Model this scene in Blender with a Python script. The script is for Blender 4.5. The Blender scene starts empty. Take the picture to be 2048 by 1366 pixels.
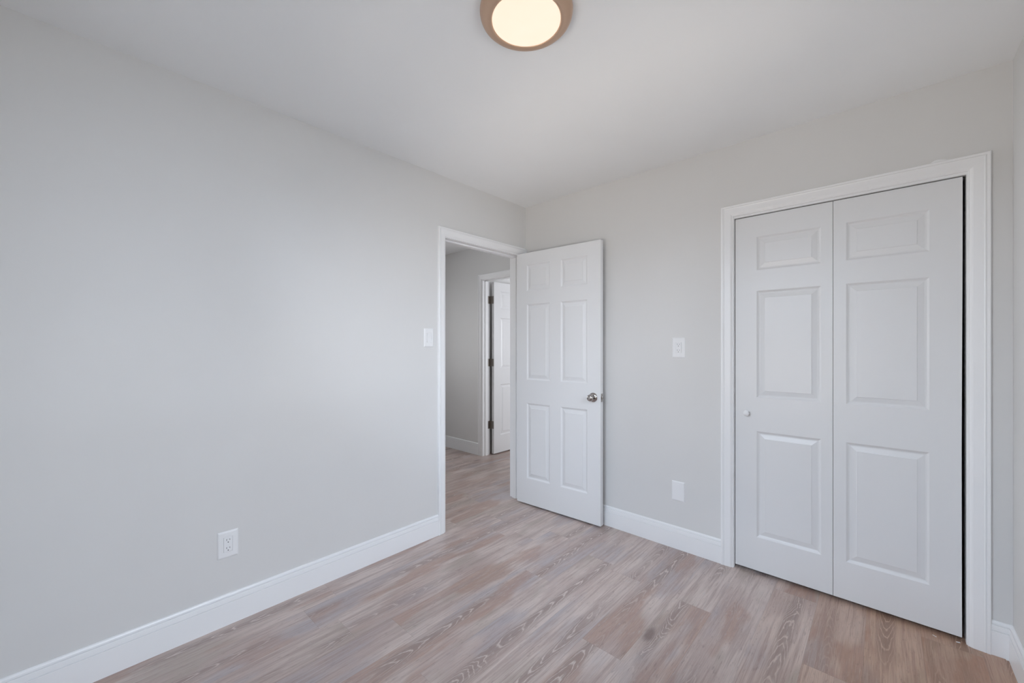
import bpy, bmesh, math, random
from mathutils import Vector, Matrix
random.seed(4)
S = bpy.context.scene
COL = S.collection

# ------------------------------------------------------------------ camera
FPX = 811.0
YAW = math.radians(42.53)
cd = bpy.data.cameras.new('camera')
cd.sensor_fit = 'HORIZONTAL'; cd.sensor_width = 36.0
cd.lens = FPX / 2048 * 36.0
cd.shift_y = 9.0 / 2048
cd.clip_start = 0.02
cam = bpy.data.objects.new('camera', cd); COL.objects.link(cam)
cam.location = (2.214, -2.594, 1.278)
cam.rotation_euler = (math.radians(90), 0, YAW)
S.camera = cam

# ------------------------------------------------------------------ world, view, lights
w = bpy.data.worlds.new('daylight_sky'); S.world = w; w.use_nodes = True
bg = w.node_tree.nodes['Background']
bg.inputs[0].default_value = (0.72, 0.84, 1.0, 1); bg.inputs[1].default_value = 1.0
S.view_settings.view_transform = 'Standard'
S.view_settings.look = 'None'
S.view_settings.gamma = 1
S.view_settings.use_curve_mapping = False
S.view_settings.exposure = 0.07

def area(name, loc, direction, sx, sy, power, color):
    l = bpy.data.lights.new(name, 'AREA'); l.shape = 'RECTANGLE'
    l.size = sx; l.size_y = sy; l.energy = power; l.color = color
    o = bpy.data.objects.new(name, l); COL.objects.link(o)
    o.location = loc
    o.rotation_euler = Vector(direction).to_track_quat('-Z', 'Z').to_euler()
    return o
SKY = (0.75, 0.865, 1.03)      # light of the sky, coming down through the panes
UP_FILL = (1.0, 0.89, 0.76)  # warm upward fill, added to brighten the ceiling and upper walls
area('window_daylight_right', (3.55, -1.75, 2.70), (-1, 0, -0.95), 2.6, 1.6, 182, SKY)
area('up_fill_right', (3.20, -1.75, 0.55), (-1, 0, 0.8), 2.4, 1.0, 30, UP_FILL)  # added upward fill through the right window
area('fill_light_rear', (1.20, -3.80, 2.70), (0, 1, -0.95), 2.6, 1.6, 265, SKY)  # soft fill added behind the camera to even out the far wall
area('up_fill_rear', (1.15, -3.50, 0.55), (0, 1, 0.8), 2.4, 1.0, 84, UP_FILL)  # added upward fill from the rear
area('window_daylight_hall', (-3.66, -0.8, 1.50), (1, 0, -0.2), 1.3, 1.4, 70, (0.95, 0.97, 1.0))
area('window_daylight_next_room', (1.66, 2.1, 1.5), (-1, 0, -0.1), 1.3, 1.3, 75, (0.92, 0.94, 1.0))

# ------------------------------------------------------------------ helpers
def tag(o, label=None, cat=None, group=None, kind=None):
    if label: o['label'] = label
    if cat: o['category'] = cat
    if group: o['group'] = group
    if kind: o['kind'] = kind
    return o

def obj(name, bm, mat, parent=None, smooth=False):
    bmesh.ops.recalc_face_normals(bm, faces=bm.faces[:])
    me = bpy.data.meshes.new(name)
    bm.to_mesh(me); bm.free()
    if smooth:
        for p in me.polygons: p.use_smooth = True
    me.materials.append(mat)
    o = bpy.data.objects.new(name, me); COL.objects.link(o)
    if parent: o.parent = parent
    return o

def empty(name, loc=(0, 0, 0), rz=0.0):
    o = bpy.data.objects.new(name, None); COL.objects.link(o)
    o.empty_display_size = 0.1
    o.location = loc; o.rotation_euler = (0, 0, rz)
    return o

def box(bm, x0, x1, y0, y1, z0, z1, bevel=0.0, seg=2):
    r = bmesh.ops.create_cube(bm, size=1.0)
    vs = r['verts']
    M = Matrix.Translation(((x0+x1)/2, (y0+y1)/2, (z0+z1)/2)) @ Matrix.Diagonal((x1-x0, y1-y0, z1-z0, 1))
    bmesh.ops.transform(bm, matrix=M, verts=vs)
    if bevel > 0:
        es = list({e for v in vs for e in v.link_edges})
        bmesh.ops.bevel(bm, geom=es, offset=bevel, segments=seg, affect='EDGES', clamp_overlap=True, profile=0.5)
    return bm

def lathe(bm, prof, n=40, M=Matrix.Identity(4)):
    """prof: (radius, height) pairs turned about local z."""
    rings = []
    for r, h in prof:
        if r < 1e-6:
            rings.append([bm.verts.new(M @ Vector((0, 0, h)))])
        else:
            rings.append([bm.verts.new(M @ Vector((r*math.cos(2*math.pi*i/n), r*math.sin(2*math.pi*i/n), h))) for i in range(n)])
    for a, b in zip(rings, rings[1:]):
        if len(a) == 1 and len(b) == 1: continue
        for i in range(n):
            j = (i+1) % n
            if len(a) == 1: bm.faces.new((a[0], b[i], b[j]))
            elif len(b) == 1: bm.faces.new((a[i], b[0], a[j]))
            else: bm.faces.new((a[i], b[i], b[j], a[j]))
    return bm

# ------------------------------------------------------------------ materials
class NT:
    def __init__(s, name):
        s.m = bpy.data.materials.new(name); s.m.use_nodes = True
        s.t = s.m.node_tree; s.b = s.t.nodes['Principled BSDF']
    def node(s, t, **kw):
        n = s.t.nodes.new(t)
        for k, v in kw.items(): setattr(n, k, v)
        return n
    def lk(s, a, b): s.t.links.new(a, b)
    def val(s, inp, v):
        if hasattr(v, 'is_output') or isinstance(v, bpy.types.NodeSocket): s.lk(v, inp)
        else: inp.default_value = v
    def math(s, op, a, b=0.0, c=0.0, clamp=False):
        n = s.node('ShaderNodeMath', operation=op); n.use_clamp = clamp
        s.val(n.inputs[0], a); s.val(n.inputs[1], b); s.val(n.inputs[2], c)
        return n.outputs[0]
    def comb(s, x, y, z=0.0):
        n = s.node('ShaderNodeCombineXYZ')
        s.val(n.inputs[0], x); s.val(n.inputs[1], y); s.val(n.inputs[2], z)
        return n.outputs[0]
    def noise(s, vec, scale=1.0, detail=2.0, rough=0.5, dist=0.0):
        n = s.node('ShaderNodeTexNoise'); s.lk(vec, n.inputs['Vector'])
        n.inputs['Scale'].default_value = scale; n.inputs['Detail'].default_value = detail
        n.inputs['Roughness'].default_value = rough; n.inputs['Distortion'].default_value = dist
        return n.outputs['Fac']
    def mix(s, f, a, b):
        n = s.node('ShaderNodeMix', data_type='RGBA')
        s.val(n.inputs[0], f)
        for i, c in ((6, a), (7, b)):
            if isinstance(c, tuple): n.inputs[i].default_value = (*c, 1)
            else: s.lk(c, n.inputs[i])
        return n.outputs[2]
    def ss(s, v, lo, hi, a=0.0, b=1.0):
        n = s.node('ShaderNodeMapRange', interpolation_type='SMOOTHSTEP')
        s.val(n.inputs[0], v)
        for i, x in enumerate((lo, hi, a, b)): s.val(n.inputs[i+1], x)
        return n.outputs[0]
    def bump(s, h, strength, dist):
        n = s.node('ShaderNodeBump'); s.lk(h, n.inputs['Height'])
        n.inputs['Strength'].default_value = strength; n.inputs['Distance'].default_value = dist
        s.lk(n.outputs[0], s.b.inputs['Normal'])

def paint(name, col, rough, bump_scale=260.0, bump=0.05, var=0.015, metallic=0.0, spec=0.5):
    n = NT(name)
    tc = n.node('ShaderNodeTexCoord').outputs['Object']
    big = n.noise(tc, 2.2, 3)
    c2 = tuple(min(1, c*(1-var*2)) for c in col); c1 = tuple(min(1, c*(1+var)) for c in col)
    n.lk(n.mix(big, c2, c1), n.b.inputs['Base Color'])
    n.b.inputs['Roughness'].default_value = rough
    n.b.inputs['Metallic'].default_value = metallic
    n.b.inputs['Specular IOR Level'].default_value = spec
    if bump > 0: n.bump(n.noise(tc, bump_scale, 2), bump, 0.001)
    return n.m

M_wall = paint('wall_paint_light_grey', (0.735, 0.727, 0.712), 0.55, 300, 0.06)
M_ceil = paint('ceiling_paint_white', (0.93, 0.94, 0.945), 0.8, 200, 0.05)
M_trim = paint('trim_paint_white', (0.90, 0.90, 0.90), 0.32, 180, 0.02, 0.006)
M_door = paint('door_paint_white', (0.80, 0.80, 0.80), 0.34, 140, 0.03, 0.006)
M_plate = paint('switch_plate_white_plastic', (0.87, 0.87, 0.87), 0.28, 90, 0.0, 0.003)
M_slot = paint('outlet_slot_dark', (0.03, 0.03, 0.035), 0.6, 90, 0.0)
M_nickel = paint('satin_nickel', (0.44, 0.41, 0.39), 0.15, 500, 0.02, 0.02, 1.0)
M_hinge = paint('aged_nickel_hinge', (0.32, 0.29, 0.26), 0.38, 400, 0.05, 0.05, 1.0)
M_bronze = paint('brushed_bronze_pan', (0.60, 0.41, 0.29), 0.36, 500, 0.03, 0.02, 0.45)
M_dark = paint('closet_interior_paint', (0.35, 0.35, 0.35), 0.9, 100, 0.0)
M_vinyl = paint('window_vinyl_white', (0.85, 0.85, 0.85), 0.35, 100, 0.0, 0.003)

n = NT('lamp_glass_glowing')
tc = n.node('ShaderNodeTexCoord').outputs['Object']
n.lk(n.mix(n.noise(tc, 9, 2), (0.98, 0.77, 0.60), (0.99, 0.81, 0.66)), n.b.inputs['Emission Color'])
n.b.inputs['Base Color'].default_value = (0.15, 0.14, 0.12, 1)
n.b.inputs['Roughness'].default_value = 0.35
n.b.inputs['Emission Strength'].default_value = 1.0
M_lamp = n.m

n = NT('window_glass')
t = n.t; tr = n.node('ShaderNodeBsdfTransparent'); gl = n.node('ShaderNodeBsdfGlossy')
gl.inputs['Roughness'].default_value = 0.02
lw = n.node('ShaderNodeFresnel'); mx = n.node('ShaderNodeMixShader')
n.lk(lw.outputs[0], mx.inputs[0]); n.lk(tr.outputs[0], mx.inputs[1]); n.lk(gl.outputs[0], mx.inputs[2])
n.lk(mx.outputs[0], t.nodes['Material Output'].inputs[0])
M_glass = n.m

def floor_material():
    n = NT('greige_oak_vinyl_planks')
    W, L = 0.182, 1.22
    tc = n.node('ShaderNodeTexCoord').outputs['Object']
    sp = n.node('ShaderNodeSeparateXYZ'); n.lk(tc, sp.inputs[0])
    x, y = sp.outputs[0], sp.outputs[1]
    u = n.math('DIVIDE', n.math('ADD', x, 7.312), W)
    row = n.math('FLOOR', u); fx = n.math('FRACT', u)
    wn = n.node('ShaderNodeTexWhiteNoise', noise_dimensions='1D'); n.lk(row, wn.inputs['W'])
    v = n.math('DIVIDE', n.math('ADD', y, n.math('MULTIPLY', wn.outputs[0], 3.1)), L)
    colm = n.math('FLOOR', v); fy = n.math('FRACT', v)
    wn2 = n.node('ShaderNodeTexWhiteNoise', noise_dimensions='3D'); n.lk(n.comb(row, colm, 3.0), wn2.inputs['Vector'])
    sc = n.node('ShaderNodeSeparateColor'); n.lk(wn2.outputs['Color'], sc.inputs[0])
    r1, r2, r3 = sc.outputs
    o1 = n.math('MULTIPLY', r1, 41.0); o2 = n.math('MULTIPLY', r2, 29.0)
    lx = n.math('MULTIPLY', n.math('SUBTRACT', fx, 0.5), W)
    px = n.math('ADD', x, o1); py = n.math('ADD', y, o2)
    # knots: sparse stretched cells
    kv = n.node('ShaderNodeTexVoronoi', feature='F1')
    wob = n.math('MULTIPLY', n.math('SUBTRACT', n.noise(n.comb(n.math('MULTIPLY', px, 30), n.math('MULTIPLY', py, 16), o1), 1, 2), 0.5), 0.16)
    n.lk(n.comb(n.math('ADD', n.math('MULTIPLY', px, 5.5), wob), n.math('MULTIPLY', py, 2.1), r3), kv.inputs['Vector'])
    kv.inputs['Scale'].default_value = 1.0
    ksep = n.node('ShaderNodeSeparateColor'); n.lk(kv.outputs['Color'], ksep.inputs[0])
    kon = n.math('GREATER_THAN', ksep.outputs[0], 0.42)
    kd = kv.outputs['Distance']
    knot = n.math('MULTIPLY', n.ss(kd, 0.05, 0.16, 1.0, 0.0), kon)
    halo = n.math('MULTIPLY', n.ss(kd, 0.05, 0.42, 1.0, 0.0), kon)
    # cathedral grain
    low = n.noise(n.comb(n.math('MULTIPLY', px, 9), n.math('MULTIPLY', py, 1.6), r3), 1, 3, 0.55)
    mid = n.noise(n.comb(n.math('MULTIPLY', px, 34), n.math('MULTIPLY', py, 7), r3), 1, 3, 0.6)
    g = n.math('ADD', lx, n.math('MULTIPLY', n.math('SUBTRACT', r2, 0.5), 0.09))
    g = n.math('ADD', g, n.math('MULTIPLY', n.math('SUBTRACT', low, 0.5), 0.05))
    sgn = n.math('SUBTRACT', n.math('MULTIPLY', n.math('GREATER_THAN', r3, 0.45), 2.0), 1.0)
    ph = n.math('ADD', n.math('MULTIPLY', n.math('MULTIPLY', y, sgn), 10.0),
                n.math('MULTIPLY', n.math('MULTIPLY', g, g), 2600.0))
    ph = n.math('ADD', ph, n.math('MULTIPLY', mid, 1.7))
    ph = n.math('ADD', ph, n.math('MULTIPLY', low, 5.0))
    ph = n.math('ADD', ph, n.math('MULTIPLY', halo, 5.0))
    sn = n.math('SINE', n.math('MULTIPLY', ph, 6.2832))
    line = n.math('POWER', n.math('MAXIMUM', sn, 0.0), 5.0)
    near = n.ss(n.math('ABSOLUTE', g), 0.010, 0.042, 1.0, 0.0)
    patch = n.ss(n.noise(n.comb(n.math('MULTIPLY', px, 3), n.math('MULTIPLY', py, 1.15), r2), 1, 2), 0.40, 0.56)
    cath = n.math('MULTIPLY', n.math('MULTIPLY', near, patch), n.ss(r1, 0.05, 0.30))
    cath = n.math('MAXIMUM', cath, n.math('MULTIPLY', halo, 0.6))
    # fine straight grain
    fine = n.noise(n.comb(n.math('MULTIPLY', px, 330), n.math('MULTIPLY', py, 9), r3), 1, 3, 0.6)
    streak = n.noise(n.comb(n.math('MULTIPLY', px, 62), n.math('MULTIPLY', py, 1.9), r3), 1, 3, 0.6)
    cloud = n.noise(n.comb(n.math('MULTIPLY', px, 7), n.math('MULTIPLY', py, 2.4), r1), 1, 3, 0.55)
    # colours
    c = n.mix(n.ss(r3, 0.2, 0.8), (0.571, 0.462, 0.415), (0.512, 0.405, 0.369))
    c = n.mix(n.ss(cloud, 0.38, 0.64), c, (0.638, 0.533, 0.486))
    tone = n.noise(n.comb(n.math('MULTIPLY', px, 5), n.math('MULTIPLY', py, 1.3), n.math('ADD', r3, 5.0)), 1, 3, 0.6)
    c = n.mix(n.math('MULTIPLY', n.ss(tone, 0.50, 0.66), 0.7), c, (0.405, 0.375, 0.400))
    c = n.mix(n.math('MULTIPLY', n.ss(tone, 0.46, 0.34), 0.6), c, (0.400, 0.345, 0.290))
    fleck = n.noise(n.comb(n.math('MULTIPLY', px, 120), n.math('MULTIPLY', py, 22), r1), 1, 4, 0.65)
    red = n.math('MULTIPLY', n.ss(n.noise(n.comb(n.math('MULTIPLY', px, 8), n.math('MULTIPLY', py, 1.9), o2), 1, 2), 0.52, 0.62), n.ss(r2, 0.30, 0.6))
    c = n.mix(n.math('MULTIPLY', red, 0.72), c, (0.422, 0.270, 0.212))
    c = n.mix(n.math('MULTIPLY', n.ss(streak, 0.46, 0.64), 0.65), c, (0.389, 0.291, 0.261))
    c = n.mix(n.math('MULTIPLY', cath, 0.74), c, (0.319, 0.239, 0.212))
    c = n.mix(n.math('MULTIPLY', n.math('MULTIPLY', line, cath), 0.72), c, (0.736, 0.639, 0.592))
    c = n.mix(n.math('MULTIPLY', n.ss(fine, 0.52, 0.70), 0.50), c, (0.348, 0.263, 0.232))
    c = n.mix(n.math('MULTIPLY', n.ss(fine, 0.46, 0.30), 0.20), c, (0.736, 0.667, 0.620))
    c = n.mix(n.math('MULTIPLY', n.ss(fleck, 0.56, 0.72), 0.45), c, (0.520, 0.480, 0.465))
    c = n.mix(n.math('MULTIPLY', n.ss(fleck, 0.42, 0.30), 0.40), c, (0.235, 0.180, 0.160))
    c = n.mix(n.math('MULTIPLY', knot, 0.80), c, (0.201, 0.142, 0.130))
    # warm light by the right wall, painted into the last rows of boards
    warm_light = n.math('MULTIPLY', n.ss(row, 48.6, 52.6), 0.80)
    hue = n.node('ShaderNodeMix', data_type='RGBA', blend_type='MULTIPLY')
    n.lk(warm_light, hue.inputs[0]); n.lk(c, hue.inputs[6]); hue.inputs[7].default_value = (0.90, 0.66, 0.47, 1)
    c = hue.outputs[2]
    # plank seams
    ex = n.math('MULTIPLY', n.math('MINIMUM', fx, n.math('SUBTRACT', 1.0, fx)), W)
    ey = n.math('MULTIPLY', n.math('MINIMUM', fy, n.math('SUBTRACT', 1.0, fy)), L)
    e = n.math('MINIMUM', ex, ey)
    seam = n.ss(e, 0.0003, 0.0011, 1.0, 0.0)
    c = n.mix(n.math('MULTIPLY', seam, 0.25), c, (0.16, 0.125, 0.11))
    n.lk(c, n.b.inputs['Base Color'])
    n.lk(n.ss(fine, 0.3, 0.7, 0.34, 0.46), n.b.inputs['Roughness'])
    n.b.inputs['Specular IOR Level'].default_value = 0.6
    hgt = n.math('SUBTRACT', n.math('MULTIPLY', fine, 0.3), seam)
    n.bump(hgt, 0.25, 0.0006)
    return n.m
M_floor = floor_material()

# ------------------------------------------------------------------ the shell
XL = -0.012           # room face of the left wall
XR = 2.601            # room face of the right wall
YB = -2.86            # rear wall
H = 2.442
TW = 0.115            # wall thickness
YH = 0.645            # face of the hall wall
HX = -3.4             # end of the hall

bm = bmesh.new(); box(bm, HX-0.12, 2.80, YB-0.12, 3.82, -0.10, 0.0)
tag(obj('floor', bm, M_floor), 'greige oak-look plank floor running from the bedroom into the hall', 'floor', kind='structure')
bm = bmesh.new(); box(bm, HX-0.12, 2.80, YB-0.12, 3.82, H, H+0.10)
tag(obj('ceiling', bm, M_ceil), 'smooth flat white ceiling above the room', 'ceiling', kind='structure')

def wall(name, label, boxes, mat=M_wall):
    bm = bmesh.new()
    for b in boxes: box(bm, *b)
    return tag(obj(name, bm, mat), label, 'wall', kind='structure')

# doorway 1 in the left wall
D0, D1, DT = -0.849, -0.062, 2.025
JT = 0.018
wall('wall_left', 'light grey wall on the left with the doorway to the hall',
     [(XL-TW, XL, YB, D0-JT, 0, H), (XL-TW, XL, D1+JT, YH, 0, H), (XL-TW, XL, D0-JT, D1+JT, DT+JT, H)])
# closet opening in the far wall
C0, C1, CT = 1.577, 2.474, 2.0125
wall('wall_far', 'light grey wall at the far side holding the white closet doors',
     [(XL, C0-JT, 0, TW, 0, H), (C1+JT, XR, 0, TW, 0, H), (C0-JT, C1+JT, 0, TW, CT+JT, H)])
# right wall with its window
WR = (-2.60, -0.90, 0.75, 2.15)
wall('wall_right', 'light grey wall at the right edge of the room',
     [(XR, XR+TW, YB, WR[0], 0, H), (XR, XR+TW, WR[1], TW, 0, H),
      (XR, XR+TW, WR[0], WR[1], 0, WR[2]), (XR, XR+TW, WR[0], WR[1], WR[3], H)])
WB = (0.62, 2.02, 0.75, 2.15)  # unseen opening, added to let the rear fill in
wall('wall_rear', 'light grey wall behind the camera',
     [(XL-TW, WB[0], YB-TW, YB, 0, H), (WB[1], XR+TW, YB-TW, YB, 0, H),
      (WB[0], WB[1], YB-TW, YB, 0, WB[2]), (WB[0], WB[1], YB-TW, YB, WB[3], H)])
# closet box
bm = bmesh.new()
box(bm, 1.38, 1.44, TW, 0.75, 0, H); box(bm, XR, XR+0.06, TW, 0.75, 0, H); box(bm, 1.38, XR+0.06, 0.70, 0.76, 0, H)
tag(obj('wall_closet', bm, M_dark), 'unlit inner walls of the closet behind its white doors', 'wall', kind='structure')
# hall
G0, G1, GT = -1.215, -0.44, 2.040
wall('wall_hall', 'grey hall wall seen through the doorway, with a white door frame in it',
     [(HX, G0-JT, YH, YH+TW, 0, H), (G1+JT, XL, YH, YH+TW, 0, H), (G0-JT, G1+JT, YH, YH+TW, GT+JT, H)])
wall('wall_hall_end', 'grey wall at the far end of the hall',
     [(HX-TW, HX, YB-TW, -1.45, 0, H), (HX-TW, HX, -0.35, YH+TW, 0, H), (HX-TW, HX, -1.45, -0.35, 0, 0.85), (HX-TW, HX, -1.45, -0.35, 2.05, H)])
wall('wall_hall_rear', 'grey wall closing the hall behind', [(HX-TW, XL-TW, YB-TW, YB, 0, H)])
# room beyond
RX0, RX1, RY1 = -1.30, 1.36, 3.60
wall('wall_next_room_left', 'wall of the room beyond the hall, on the left', [(RX0-TW, RX0, YH+TW, RY1, 0, H)])
wall('wall_next_room_far', 'far wall of the room beyond the hall', [(RX0-TW, RX1+TW, RY1, RY1+TW, 0, H)])
wall('wall_next_room_right', 'wall of the room beyond the hall, on the right',
     [(RX1, RX1+TW, TW, 1.5, 0, H), (RX1, RX1+TW, 2.7, RY1, 0, H), (RX1, RX1+TW, 1.5, 2.7, 0, 0.85), (RX1, RX1+TW, 1.5, 2.7, 2.05, H)])
wall('wall_next_room_front', 'wall between the bedroom and the room beyond', [(XL, RX1, YH, YH+TW, 0, H)])

# ------------------------------------------------------------------ windows (out of frame, they let the daylight in; the rear one is added for fill)
def window(name, label, origin, ax, width, z0, z1):
    """origin: one lower corner on the room face; ax: unit vector along the wall."""
    rz = math.atan2(ax[1], ax[0])
    r = empty(name, (origin[0], origin[1], 0), rz)
    tag(r, label, 'window', kind='structure')
    bm = bmesh.new(); t = 0.05
    ya, yb = -0.085, -0.03
    for a in ((0, t, z0, z1), (width-t, width, z0, z1), (t, width-t, z0, z0+t), (t, width-t, z1-t, z1), (t, width-t, (z0+z1)/2-0.025, (z0+z1)/2+0.025)):
        box(bm, a[0], a[1], ya, yb, a[2], a[3], 0.004, 1)
    obj('window_frame', bm, M_vinyl, r)
    for za, zb in ((z0+t, (z0+z1)/2-0.025), ((z0+z1)/2+0.025, z1-t)):
        bm = bmesh.new(); box(bm, t, width-t, -0.060, -0.056, za, zb)
        obj('window_pane', bm, M_glass, r)
    bm = bmesh.new(); box(bm, -0.03, width+0.03, -0.03, 0.03, z0-0.025, z0, 0.004, 2)
    obj('window_sill', bm, M_trim, r)
    return r
window('window_1', 'white double-hung window in the right wall, outside the picture', (XR, WR[0]), (0, 1), WR[1]-WR[0], WR[2], WR[3])
window('window_fill', 'white double-hung window added in the rear wall for fill light, outside the picture', (WB[0], YB), (1, 0), WB[1]-WB[0], WB[2], WB[3])  # invented window, serves the rear fill lights
window('window_3', 'white double-hung window at the end of the hall, hidden from view', (HX, -0.35), (0, -1), 1.10, 0.85, 2.05)
window('window_4', 'white double-hung window of the room beyond the hall, hidden from view', (RX1, 1.5), (0, 1), 1.20, 0.85, 2.05)

# ------------------------------------------------------------------ trim: baseboards
BB = [(0, 0), (0.0130, 0.0), (0.0130, 0.1008), (0.0085, 0.1014), (0.0085, 0.1040), (0.0120, 0.1048), (0.0112, 0.1150), (0.0098, 0.1242),
      (0.0050, 0.1248), (0.0050, 0.1274), (0.0088, 0.1282), (0.0085, 0.1330), (0.0065, 0.1370), (0.0030, 0.1395), (0, 0.1398)]
def baseboard(name, label, p0, p1, nrm, m0=0, m1=0):
    """board from p0 to p1 on the wall face; nrm points into the room; m = +1 shortens the end by its thickness (inside mitre)."""
    p0 = Vector((*p0, 0)); p1 = Vector((*p1, 0)); nv = Vector((*nrm, 0)); d = (p1-p0).normalized()
    bm = bmesh.new()
    A = [bm.verts.new(p0 + d*(t*m0) + nv*t + Vector((0, 0, z))) for t, z in BB]
    B = [bm.verts.new(p1 - d*(t*m1) + nv*t + Vector((0, 0, z))) for t, z in BB]
    k = len(BB)
    for i in range(k):
        j = (i+1) % k
        bm.faces.new((A[i], A[j], B[j], B[i]))
    bm.faces.new(A); bm.faces.new(B[::-1])
    return tag(obj(name, bm, M_trim), label, 'baseboard', kind='structure')

CW = 0.064   # casing width
RV = 0.004   # reveal
baseboard('baseboard_left', 'white baseboard along the left wall, up to the doorway', (XL, YB), (XL, D0-0.0628), (1, 0), 1, 0)
baseboard('baseboard_far', 'white baseboard on the far wall between the open door and the closet', (XL, 0), (C0-RV-CW, 0), (0, -1), 1, 0)
baseboard('baseboard_far_corner', 'short white baseboard between the closet frame and the right corner', (C1+RV+CW, 0), (XR, 0), (0, -1), 0, 1)
baseboard('baseboard_right', 'white baseboard along the right wall', (XR, 0), (XR, YB), (-1, 0), 1, 1)
baseboard('baseboard_hall', 'white baseboard on the hall wall left of the hall door frame', (HX, YH), (G0-RV-CW, YH), (0, -1), 0, 0)

# ------------------------------------------------------------------ trim: door casings and jambs
CP = [(0.0, 0.0), (0.0, 0.0060), (0.0010, 0.0070), (0.0040, 0.0072), (0.0060, 0.0080), (0.0100, 0.0108), (0.0150, 0.0130),
      (0.0240, 0.0138), (0.036, 0.0145), (0.044, 0.0152), (0.0485, 0.0168), (0.0492, 0.0140), (0.0514, 0.0140), (0.0522, 0.0168),
      (0.060, 0.0174), (0.0632, 0.0160), (0.064, 0.0140), (0.064, 0.0)]
def casing_mesh(s0, s1, zt, mp, prof=CP, scale=1.0):
    bm = bmesh.new(); R = []
    for o, t in prof:
        o *= scale
        pts = ((s0-o, 0), (s0-o, zt+o), (s1+o, zt+o), (s1+o, 0))
        R.append([bm.verts.new(mp(s, z, t)) for s, z in pts])
    k = len(prof)
    for i in range(k):
        j = (i+1) % k
        for q in range(3):
            bm.faces.new((R[i][q], R[j][q], R[j][q+1], R[i][q+1]))
    bm.faces.new([r[0] for r in R]); bm.faces.new([r[3] for r in R][::-1])
    return bm
def jamb_mesh(s0, s1, zt, depth0, depth1, stop0, stop1, mp, sides=(True, True)):
    """jamb boards lining an opening, plus a stop; s = along wall, depth measured into the wall."""
    bm = bmesh.new()
    def b(sa, sb, da, db, za, zb):
        vs = [bm.verts.new(mp(s, z, -d)) for d in (da, db) for z in (za, zb) for s in (sa, sb)]
        for f in ((0, 1, 3, 2), (4, 6, 7, 5), (0, 4, 5, 1), (2, 3, 7, 6), (0, 2, 6, 4), (1, 5, 7, 3)):
            bm.faces.new([vs[i] for i in f])
    b(s0-JT, s0, depth0, depth1, 0, zt+JT); b(s1, s1+JT, depth0, depth1, 0, zt+JT); b(s0, s1, depth0, depth1, zt, zt+JT)
    if stop1 > stop0:
        k = 0.010
        b(s0, s0+k, stop0, stop1, 0, zt-k); b(s1-k, s1, stop0, stop1, 0, zt-k); b(s0, s1, stop0, stop1, zt-k, zt)
    return bm

mp_left = lambda s, z, t: Vector((XL+t, s, z))
mp_far = lambda s, z, t: Vector((s, -t, z))
mp_hall = lambda s, z, t: Vector((s, YH-t, z))
mp_left_back = lambda s, z, t: Vector((XL-TW-t, s, z))
mp_hall_back = lambda s, z, t: Vector((s, YH+TW+t, z))

t1 = tag(empty('trim_1', (XL, (D0+D1)/2, 0)), 'white casing around the doorway to the hall', 'door frame', kind='structure')
def under(o, p):
    o.parent = p; o.matrix_parent_inverse = Matrix.Translation(-Vector(p.location)); return o
# casing of the hall doorway: left leg and head run full width; the right leg sits in the corner
under(obj('casing', casing_mesh(D0-0.002, D1+0.002, DT+RV, mp_left, scale=0.95), M_trim), t1)
under(obj('casing', casing_mesh(D0-0.002, D1+0.002, DT+RV, mp_left_back), M_trim), t1)
under(obj('jamb', jamb_mesh(D0, D1, DT, 0, TW, 0.045, 0.085, mp_left), M_trim), t1)
bm = bmesh.new(); box(bm, XL-0.040, XL-0.004, D0-0.0005, D0+0.0014, 0.885, 0.945, 0.0005, 1)
under(obj('strike_plate', bm, M_hinge), t1)

t2 = tag(empty('trim_2', ((C0+C1)/2, 0, 0)), 'wide white casing framing the closet doors', 'door frame', kind='structure')
under(obj('casing', casing_mesh(C0-RV, C1+RV, CT+0.0115, mp_far), M_trim), t2)
under(obj('jamb', jamb_mesh(C0, C1, CT, 0, TW, 0, 0, mp_far), M_trim), t2)
# smear of caulk and paint above the head casing
bm = bmesh.new()
pts = []
for i in range(25):
    a = i/24
    xx = 2.270 + 0.235*a
    hgt = 0.004 + 0.006*math.exp(-((a-0.52)/0.09)**2)*2.0 + 0.0015*math.sin(a*31) + 0.001*math.sin(a*57)
    pts.append((xx, hgt))
zb = CT+0.0115+CW-0.001
lo = [bm.verts.new((x_, -0.0004, zb)) for x_, h_ in pts]; hi = [bm.verts.new((x_, -0.0004, zb+h_)) for x_, h_ in pts]
lf = [bm.verts.new((x_, -0.0016, zb)) for x_, h_ in pts]; hf = [bm.verts.new((x_, -0.0012, zb+h_*0.9)) for x_, h_ in pts]
for i in range(24):
    bm.faces.new((lf[i], lf[i+1], hf[i+1], hf[i])); bm.faces.new((hf[i], hf[i+1], hi[i+1], hi[i])); bm.faces.new((lo[i], hi[i], hi[i+1], lo[i+1])); bm.faces.new((lo[i], lo[i+1], lf[i+1], lf[i]))
bm.faces.new((lo[0], lf[0], hf[0], hi[0])); bm.faces.new((lo[-1], hi[-1], hf[-1], lf[-1]))
under(obj('caulk_smear', bm, M_trim), t2)

t3 = tag(empty('trim_3', ((G0+G1)/2, YH, 0)), 'white casing around the door in the hall', 'door frame', kind='structure')
under(obj('casing', casing_mesh(G0-RV, G1+RV, GT+RV, mp_hall), M_trim), t3)
under(obj('jamb', jamb_mesh(G0, G1, GT, 0, TW, 0.030, 0.070, mp_hall), M_trim), t3)

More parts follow.
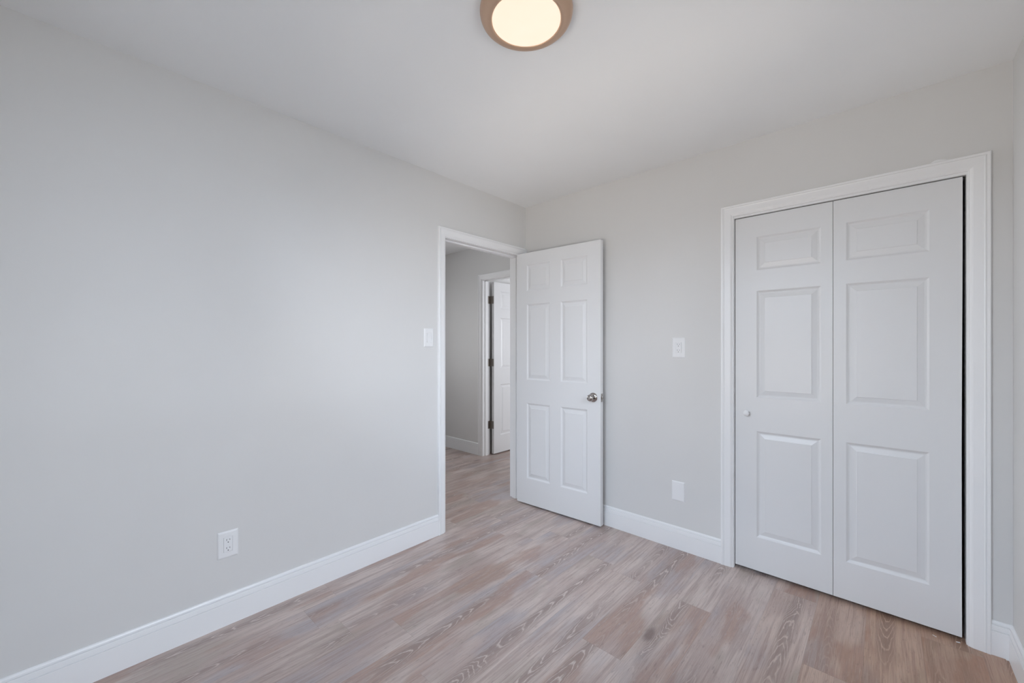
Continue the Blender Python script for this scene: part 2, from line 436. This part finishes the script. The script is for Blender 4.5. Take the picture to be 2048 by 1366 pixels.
# ------------------------------------------------------------------ panel doors
RINGS = [(0.0, 0.0), (0.0025, -0.0015), (0.008, -0.0062), (0.0125, -0.0080), (0.0165, -0.0080), (0.0385, -0.0030), (0.0400, -0.0008)]
def panel_leaf(w, z0, z1, th, panels):
    """door leaf, local x 0..w, front face at y=0 looking to -y, back at y=th, moulded panels on both faces."""
    bm = bmesh.new()
    xs = sorted({0.0, w, *[p[0] for p in panels], *[p[1] for p in panels]})
    zs = sorted({z0, z1, *[p[2] for p in panels], *[p[3] for p in panels]})
    def hit(xa, xb, za, zb):
        for p in panels:
            if xa >= p[0]-1e-6 and xb <= p[1]+1e-6 and za >= p[2]-1e-6 and zb <= p[3]+1e-6: return p
    for side in (0, 1):
        Y = lambda d: (-d if side == 0 else th + d)
        cache = {}
        def V(x_, z_, d=0.0):
            k = (round(x_, 5), round(z_, 5), d)
            if k not in cache: cache[k] = bm.verts.new((x_, Y(d), z_))
            return cache[k]
        done = set()
        for i in range(len(xs)-1):
            for j in range(len(zs)-1):
                p = hit(xs[i], xs[i+1], zs[j], zs[j+1])
                if p is None:
                    bm.faces.new((V(xs[i], zs[j]), V(xs[i+1], zs[j]), V(xs[i+1], zs[j+1]), V(xs[i], zs[j+1])))
        for p in panels:
            # rim points must match the grid lines crossing the panel border, so collect them
            bx = [x_ for x_ in xs if p[0]-1e-6 <= x_ <= p[1]+1e-6]; bz = [z_ for z_ in zs if p[2]-1e-6 <= z_ <= p[3]+1e-6]
            prev = None
            for o, d in RINGS:
                def mapx(x_): return p[0]+o + (x_-p[0])/(p[1]-p[0])*(p[1]-p[0]-2*o)
                def mapz(z_): return p[2]+o + (z_-p[2])/(p[3]-p[2])*(p[3]-p[2]-2*o)
                loop = [(x_, p[2]) for x_ in bx] + [(p[1], z_) for z_ in bz[1:]] + [(x_, p[3]) for x_ in bx[::-1][1:]] + [(p[0], z_) for z_ in bz[::-1][1:-1]]
                ring = [V(mapx(a), mapz(b), d) for a, b in loop]
                if prev:
                    for q in range(len(ring)):
                        q2 = (q+1) % len(ring)
                        bm.faces.new((prev[q], prev[q2], ring[q2], ring[q]))
                prev = ring
            bm.faces.new(prev)
    # edges of the leaf
    def strip(pts):
        for (xa, za), (xb, zb_) in zip(pts, pts[1:]):
            bm.faces.new([bm.verts.new((xa, 0, za)), bm.verts.new((xb, 0, zb_)), bm.verts.new((xb, th, zb_)), bm.verts.new((xa, th, za))])
    strip([(0, z) for z in zs]); strip([(w, z) for z in zs]); strip([(x_, z0) for x_ in xs]); strip([(x_, z1) for x_ in xs])
    bmesh.ops.remove_doubles(bm, verts=bm.verts[:], dist=1e-5)
    return bm

def hinge(parent, x_, y_, z_, wx=0.0):
    """butt hinge: two plates and a knuckle."""
    h = 0.089
    bm = bmesh.new()
    box(bm, x_-0.0015, x_+0.0015, y_-0.036, y_, z_-h/2, z_+h/2, 0.0008, 1)
    return bm

# door 1: the open bedroom door
ang = math.atan2(0.036, 0.751)
d1 = empty('door_1', (0.003, -0.122, 0), ang)
tag(d1, 'white six-panel door standing open into the bedroom, with a nickel knob', 'door', kind='structure')
LW = 0.752
pan = [(0.100, 0.324), (0.421, 0.648)]; rows = [(0.220, 0.821), (1.008, 1.612), (1.720, 1.928)]
obj('door_panel', panel_leaf(LW, 0.015, 2.024, 0.035, [(a, b, c, d) for a, b in pan for c, d in rows]), M_door, d1)
def knob_mesh(M):
    return lathe(bmesh.new(), [(0, 0.060), (0.008, 0.0598), (0.015, 0.0585), (0.0205, 0.055), (0.0240, 0.049), (0.0245, 0.043), (0.022, 0.036), (0.017, 0.030), (0.0125, 0.025), (0.0115, 0.018), (0.0115, 0.008)], 40, M)
def rose_mesh(M):
    return lathe(bmesh.new(), [(0.0, 0.011), (0.013, 0.011), (0.024, 0.0085), (0.0315, 0.0045), (0.0335, 0.0010), (0.0335, 0.0), (0.0, 0.0)], 48, M)
kx, kz = 0.694, 0.914
Mf = Matrix.Translation((kx, 0, kz)) @ Matrix.Rotation(math.radians(90), 4, 'X')
Mb = Matrix.Translation((kx, 0.035, kz)) @ Matrix.Rotation(math.radians(-90), 4, 'X')
for M in (Mf, Mb):
    r = obj('knob_rose', rose_mesh(M), M_nickel, d1, True)
    k = obj('door_knob', knob_mesh(M), M_nickel, d1, True); k['label'] = 'round satin nickel knob'
    bm = lathe(bmesh.new(), [(0, 0.0625), (0.0042, 0.0622), (0.0052, 0.0612), (0.0052, 0.0590)], 20, M)
    obj('lock_button', bm, M_nickel, k, True)
bm = bmesh.new(); box(bm, LW-0.0005, LW+0.0015, 0.005, 0.030, kz-0.029, kz+0.029, 0.0006, 1)
lp = obj('latch_plate', bm, M_nickel, d1)
bm = bmesh.new(); box(bm, LW, LW+0.011, 0.010, 0.025, kz-0.010, kz+0.010, 0.0035, 3)
obj('latch_bolt', bm, M_nickel, lp)
for z_ in (0.28, 1.05, 1.82):
    bm = bmesh.new()
    box(bm, -0.0012, 0.0005, 0.006, 0.035, z_-0.0445, z_+0.0445, 0.0004, 1)
    lathe(bm, [(0, z_-0.047), (0.0035, z_-0.047), (0.006, z_-0.0445), (0.006, z_+0.0445), (0.0035, z_+0.047), (0, z_+0.047)], 16, Matrix.Translation((-0.001, 0.0405, 0)))
    obj('hinge', bm, M_nickel, d1)
    bm = bmesh.new(); box(bm, XL-0.032, XL+0.002, D1-0.0014, D1+0.0004, z_-0.0445, z_+0.0445, 0.0004, 1)
    under(obj('hinge_plate', bm, M_nickel), t1)

# door 2: closet pair, a bifold
d2 = empty('door_2', (C0, 0.008, 0))
tag(d2, 'pair of white panelled closet doors with one small white knob', 'door', kind='structure')
zrows = [(0.207, 0.801), (0.989, 1.587), (1.702, 1.890)]
for x0, x1 in ((1.5805, 2.0235), (2.0255, 2.4635)):
    wdt = x1-x0
    px0 = 0.107 if x0 < 1.9 else 0.050
    px1 = px0+0.289
    bm = panel_leaf(wdt, 0.020, 2.008, 0.030, [(px0, px1, a, b) for a, b in zrows])
    if x0 > 1.9:  # the right leaf hangs a touch crooked
        for v in bm.verts:
            if v.co.x > wdt-0.01: v.co.x += -0.0015*math.sin(v.co.z*2.4) - 0.001
    bmesh.ops.translate(bm, vec=(x0-C0, 0, 0), verts=bm.verts[:])
    lf_ = obj('closet_door_panel', bm, M_door, d2)
    lf_['label'] = 'left leaf of the closet doors, with the knob' if x0 < 1.9 else 'right leaf of the closet doors, without a knob'
    if x0 < 1.9:
        M = Matrix.Translation((1.640-C0, 0, 0.898)) @ Matrix.Rotation(math.radians(90), 4, 'X')
        kb = lathe(bmesh.new(), [(0, 0.026), (0.006, 0.0256), (0.011, 0.0240), (0.0150, 0.0205), (0.0165, 0.0165), (0.0155, 0.0125), (0.0115, 0.0095), (0.0085, 0.0060), (0.0090, 0.0020), (0.0115, 0.0)], 32, M)
        obj('closet_knob', kb, M_plate, lf_, True)
bm = bmesh.new(); box(bm, 1.582-C0, 2.470-C0, 0.010, 0.028, 2.0095, 2.0125)
obj('sliding_track', bm, M_slot, d2)

# door 3: the open door in the hall
d3 = empty('door_3', (-1.155, YH+TW+0.006, 0), math.radians(89.3))
tag(d3, 'white six-panel door ajar beyond the hall, on three dark hinges', 'door', kind='structure')
bm = panel_leaf(0.760, 0.014, 2.030, 0.035, [(a, b, c, d) for a, b in ((0.108, 0.332), (0.429, 0.652)) for c, d in rows])
obj('door_panel', bm, M_door, d3)
for z_ in (0.350, 1.083, 1.820):
    bm = bmesh.new(); h = 0.0445
    box(bm, -0.0018, 0.0004, 0.003, 0.034, z_-h, z_+h, 0.0004, 1)                      # plate on the leaf edge
    lathe(bm, [(0, z_-h-0.002), (0.004, z_-h-0.002), (0.0062, z_-h), (0.0062, z_+h), (0.004, z_+h+0.002), (0, z_+h+0.002)], 16, Matrix.Translation((-0.002, 0.0415, 0)))
    obj('hinge', bm, M_hinge, d3)
    bm = bmesh.new(); box(bm, G0-0.0004, G0+0.0016, YH+TW-0.034, YH+TW-0.001, z_-h, z_+h, 0.0004, 1)
    box(bm, G0, G0+0.022, YH+TW-0.003, YH+TW-0.001, z_-h, z_+h)
    under(obj('hinge_plate', bm, M_hinge), t3)

# ------------------------------------------------------------------ wall plates
def plate_root(name, label, cat, loc, rz):
    r = empty(name, loc, rz); tag(r, label, cat); return r
def frame_plate(w_, h_, hole_w, hole_h, th=0.0055):
    """wall plate with a rectangular opening, local x across, z up, face at -th."""
    bm = bmesh.new()
    O = [(0.5, 0.0), (0.5, 0.35), (0.46, 0.85), (0.43, 1.0)]
    rings = []
    for f, d in O:
        ix = (0.5-f)*0.10
        hx, hz = w_/2-ix, h_/2-ix
        rings.append([(-hx, -d*th, -hz), (hx, -d*th, -hz), (hx, -d*th, hz), (-hx, -d*th, hz)])
    hx, hz = hole_w/2, hole_h/2
    if hole_w > 0:
        rings.append([(-hx, -th, -hz), (hx, -th, -hz), (hx, -th, hz), (-hx, -th, hz)])
        rings.append([(-hx, -0.001, -hz), (hx, -0.001, -hz), (hx, -0.001, hz), (-hx, -0.001, hz)])
    R = [[bm.verts.new(c) for c in ring] for ring in rings]
    for a, b in zip(R, R[1:]):
        for i in range(4):
            j = (i+1) % 4; bm.faces.new((a[i], a[j], b[j], b[i]))
    bm.faces.new(R[0]); bm.faces.new(R[-1])
    return bm
def outlet(name, label, loc, rz, w_=0.080, h_=0.122):
    r = plate_root(name, label, 'power outlet', loc, rz)
    obj('cover_plate', frame_plate(w_, h_, 0.0345, 0.068), M_plate, r)
    bm = bmesh.new(); box(bm, -0.0166, 0.0166, -0.0068, -0.001, -0.0334, 0.0334, 0.0012, 2)
    for s in (-1, 1):
        pass
    ins = obj('receptacle', bm, M_plate, r)
    for s in (-1, 1):
        zc = s*0.0185
        for sx, hh in ((-0.0062, 0.0035), (0.0062, 0.0030)):
            bm = bmesh.new(); box(bm, sx-0.0009, sx+0.0009, -0.0071, -0.0058, zc+0.0035-hh, zc+0.0035+hh)
            obj('blade_slot', bm, M_slot, ins)
        bm = lathe(bmesh.new(), [(0, 0.0071), (0.0022, 0.0071), (0.0022, 0.0058), (0, 0.0058)], 16, Matrix.Translation((0, 0, zc-0.0078)) @ Matrix.Rotation(math.radians(90), 4, 'X'))
        obj('ground_hole', bm, M_slot, ins)
    return r
outlet('power_outlet', 'white double power outlet low on the left wall, above the baseboard', (XL, -2.1025, 0.367), math.radians(90))
outlet('power_outlet', 'white double power outlet at chest height on the far wall', (1.261, 0, 1.267), 0, 0.080, 0.127)
r = plate_root('blank_wall_plate', 'blank white cover plate low on the far wall, left of the closet', 'wall plate', (1.2585, 0, 0.363), 0)
obj('cover_plate', frame_plate(0.080, 0.122, 0, 0), M_plate, r)
for s in (-1, 1):
    bm = lathe(bmesh.new(), [(0, 0.0062), (0.0022, 0.0060), (0.0030, 0.0054), (0.0030, 0.0050)], 16, Matrix.Translation((0, 0, s*0.0415)) @ Matrix.Rotation(math.radians(90), 4, 'X'))
    obj('screw', bm, M_plate, r)
r = plate_root('light_switch', 'white rocker light switch on the left wall beside the doorway', 'light switch', (XL, -0.986, 1.333), math.radians(90))
obj('cover_plate', frame_plate(0.074, 0.122, 0.0345, 0.068), M_plate, r)
bm = bmesh.new()
pr = [(-0.0312, -0.0088), (0.0, -0.0052), (0.0312, -0.0066)]
a = [bm.verts.new((-0.0152, y_, z_)) for z_, y_ in pr] + [bm.verts.new((-0.0152, -0.001, 0.0312)), bm.verts.new((-0.0152, -0.001, -0.0312))]
b = [bm.verts.new((0.0152, v.co.y, v.co.z)) for v in a]
for i in range(5): bm.faces.new((a[i], a[(i+1) % 5], b[(i+1) % 5], b[i]))
bm.faces.new(a); bm.faces.new(b[::-1])
obj('rocker', bm, M_plate, r)

# ------------------------------------------------------------------ ceiling light
LX, LY = 1.297, -1.521
cl = empty('ceiling_light', (LX, LY, H))
tag(cl, 'round flush ceiling light with a bronze rim, switched on', 'ceiling light')
bm = lathe(bmesh.new(), [(0, 0), (0.1570, 0), (0.1605, -0.003), (0.1610, -0.009), (0.1595, -0.017), (0.1560, -0.0245), (0.1500, -0.0305),
                         (0.1420, -0.0350), (0.1330, -0.0375), (0.1250, -0.0380), (0.1210, -0.0365), (0.1190, -0.0335), (0.1190, -0.028)], 96)
obj('lamp_rim', bm, M_bronze, cl, True)
bm = lathe(bmesh.new(), [(0.1188, -0.030), (0.1188, -0.0345), (0.1150, -0.0375), (0.100, -0.0410), (0.070, -0.0440), (0.035, -0.0455), (0, -0.046)], 96)
g = obj('lamp_glass', bm, M_lamp, cl, True); g['label'] = 'glowing warm white glass'

# ------------------------------------------------------------------ small debris by the closet's right foot
def chip(x_, y_, L_, W_, a_, label):
    bm = bmesh.new(); box(bm, -L_/2, L_/2, -W_/2, W_/2, 0, 0.0025, 0.0008, 1)
    for v in bm.verts: v.co.x += random.uniform(-.0012, .0012); v.co.y += random.uniform(-.001, .001)
    o = obj('paint_chip', bm, M_trim); o.location = (x_, y_, 0.0002); o.rotation_euler = (0, 0, a_)
    tag(o, label, 'paint chip', 'paint chips on the floor by the closet')
chip(2.450, -0.006, 0.012, 0.004, 0.3, 'tiny white paint chip at the bottom right corner of the closet doors')
chip(2.378, -0.020, 0.014, 0.0025, -0.6, 'tiny sliver of white paint on the floor before the right closet leaf')
chip(2.585, -0.018, 0.009, 0.005, 0.1, 'tiny white chip at the foot of the right corner baseboard')
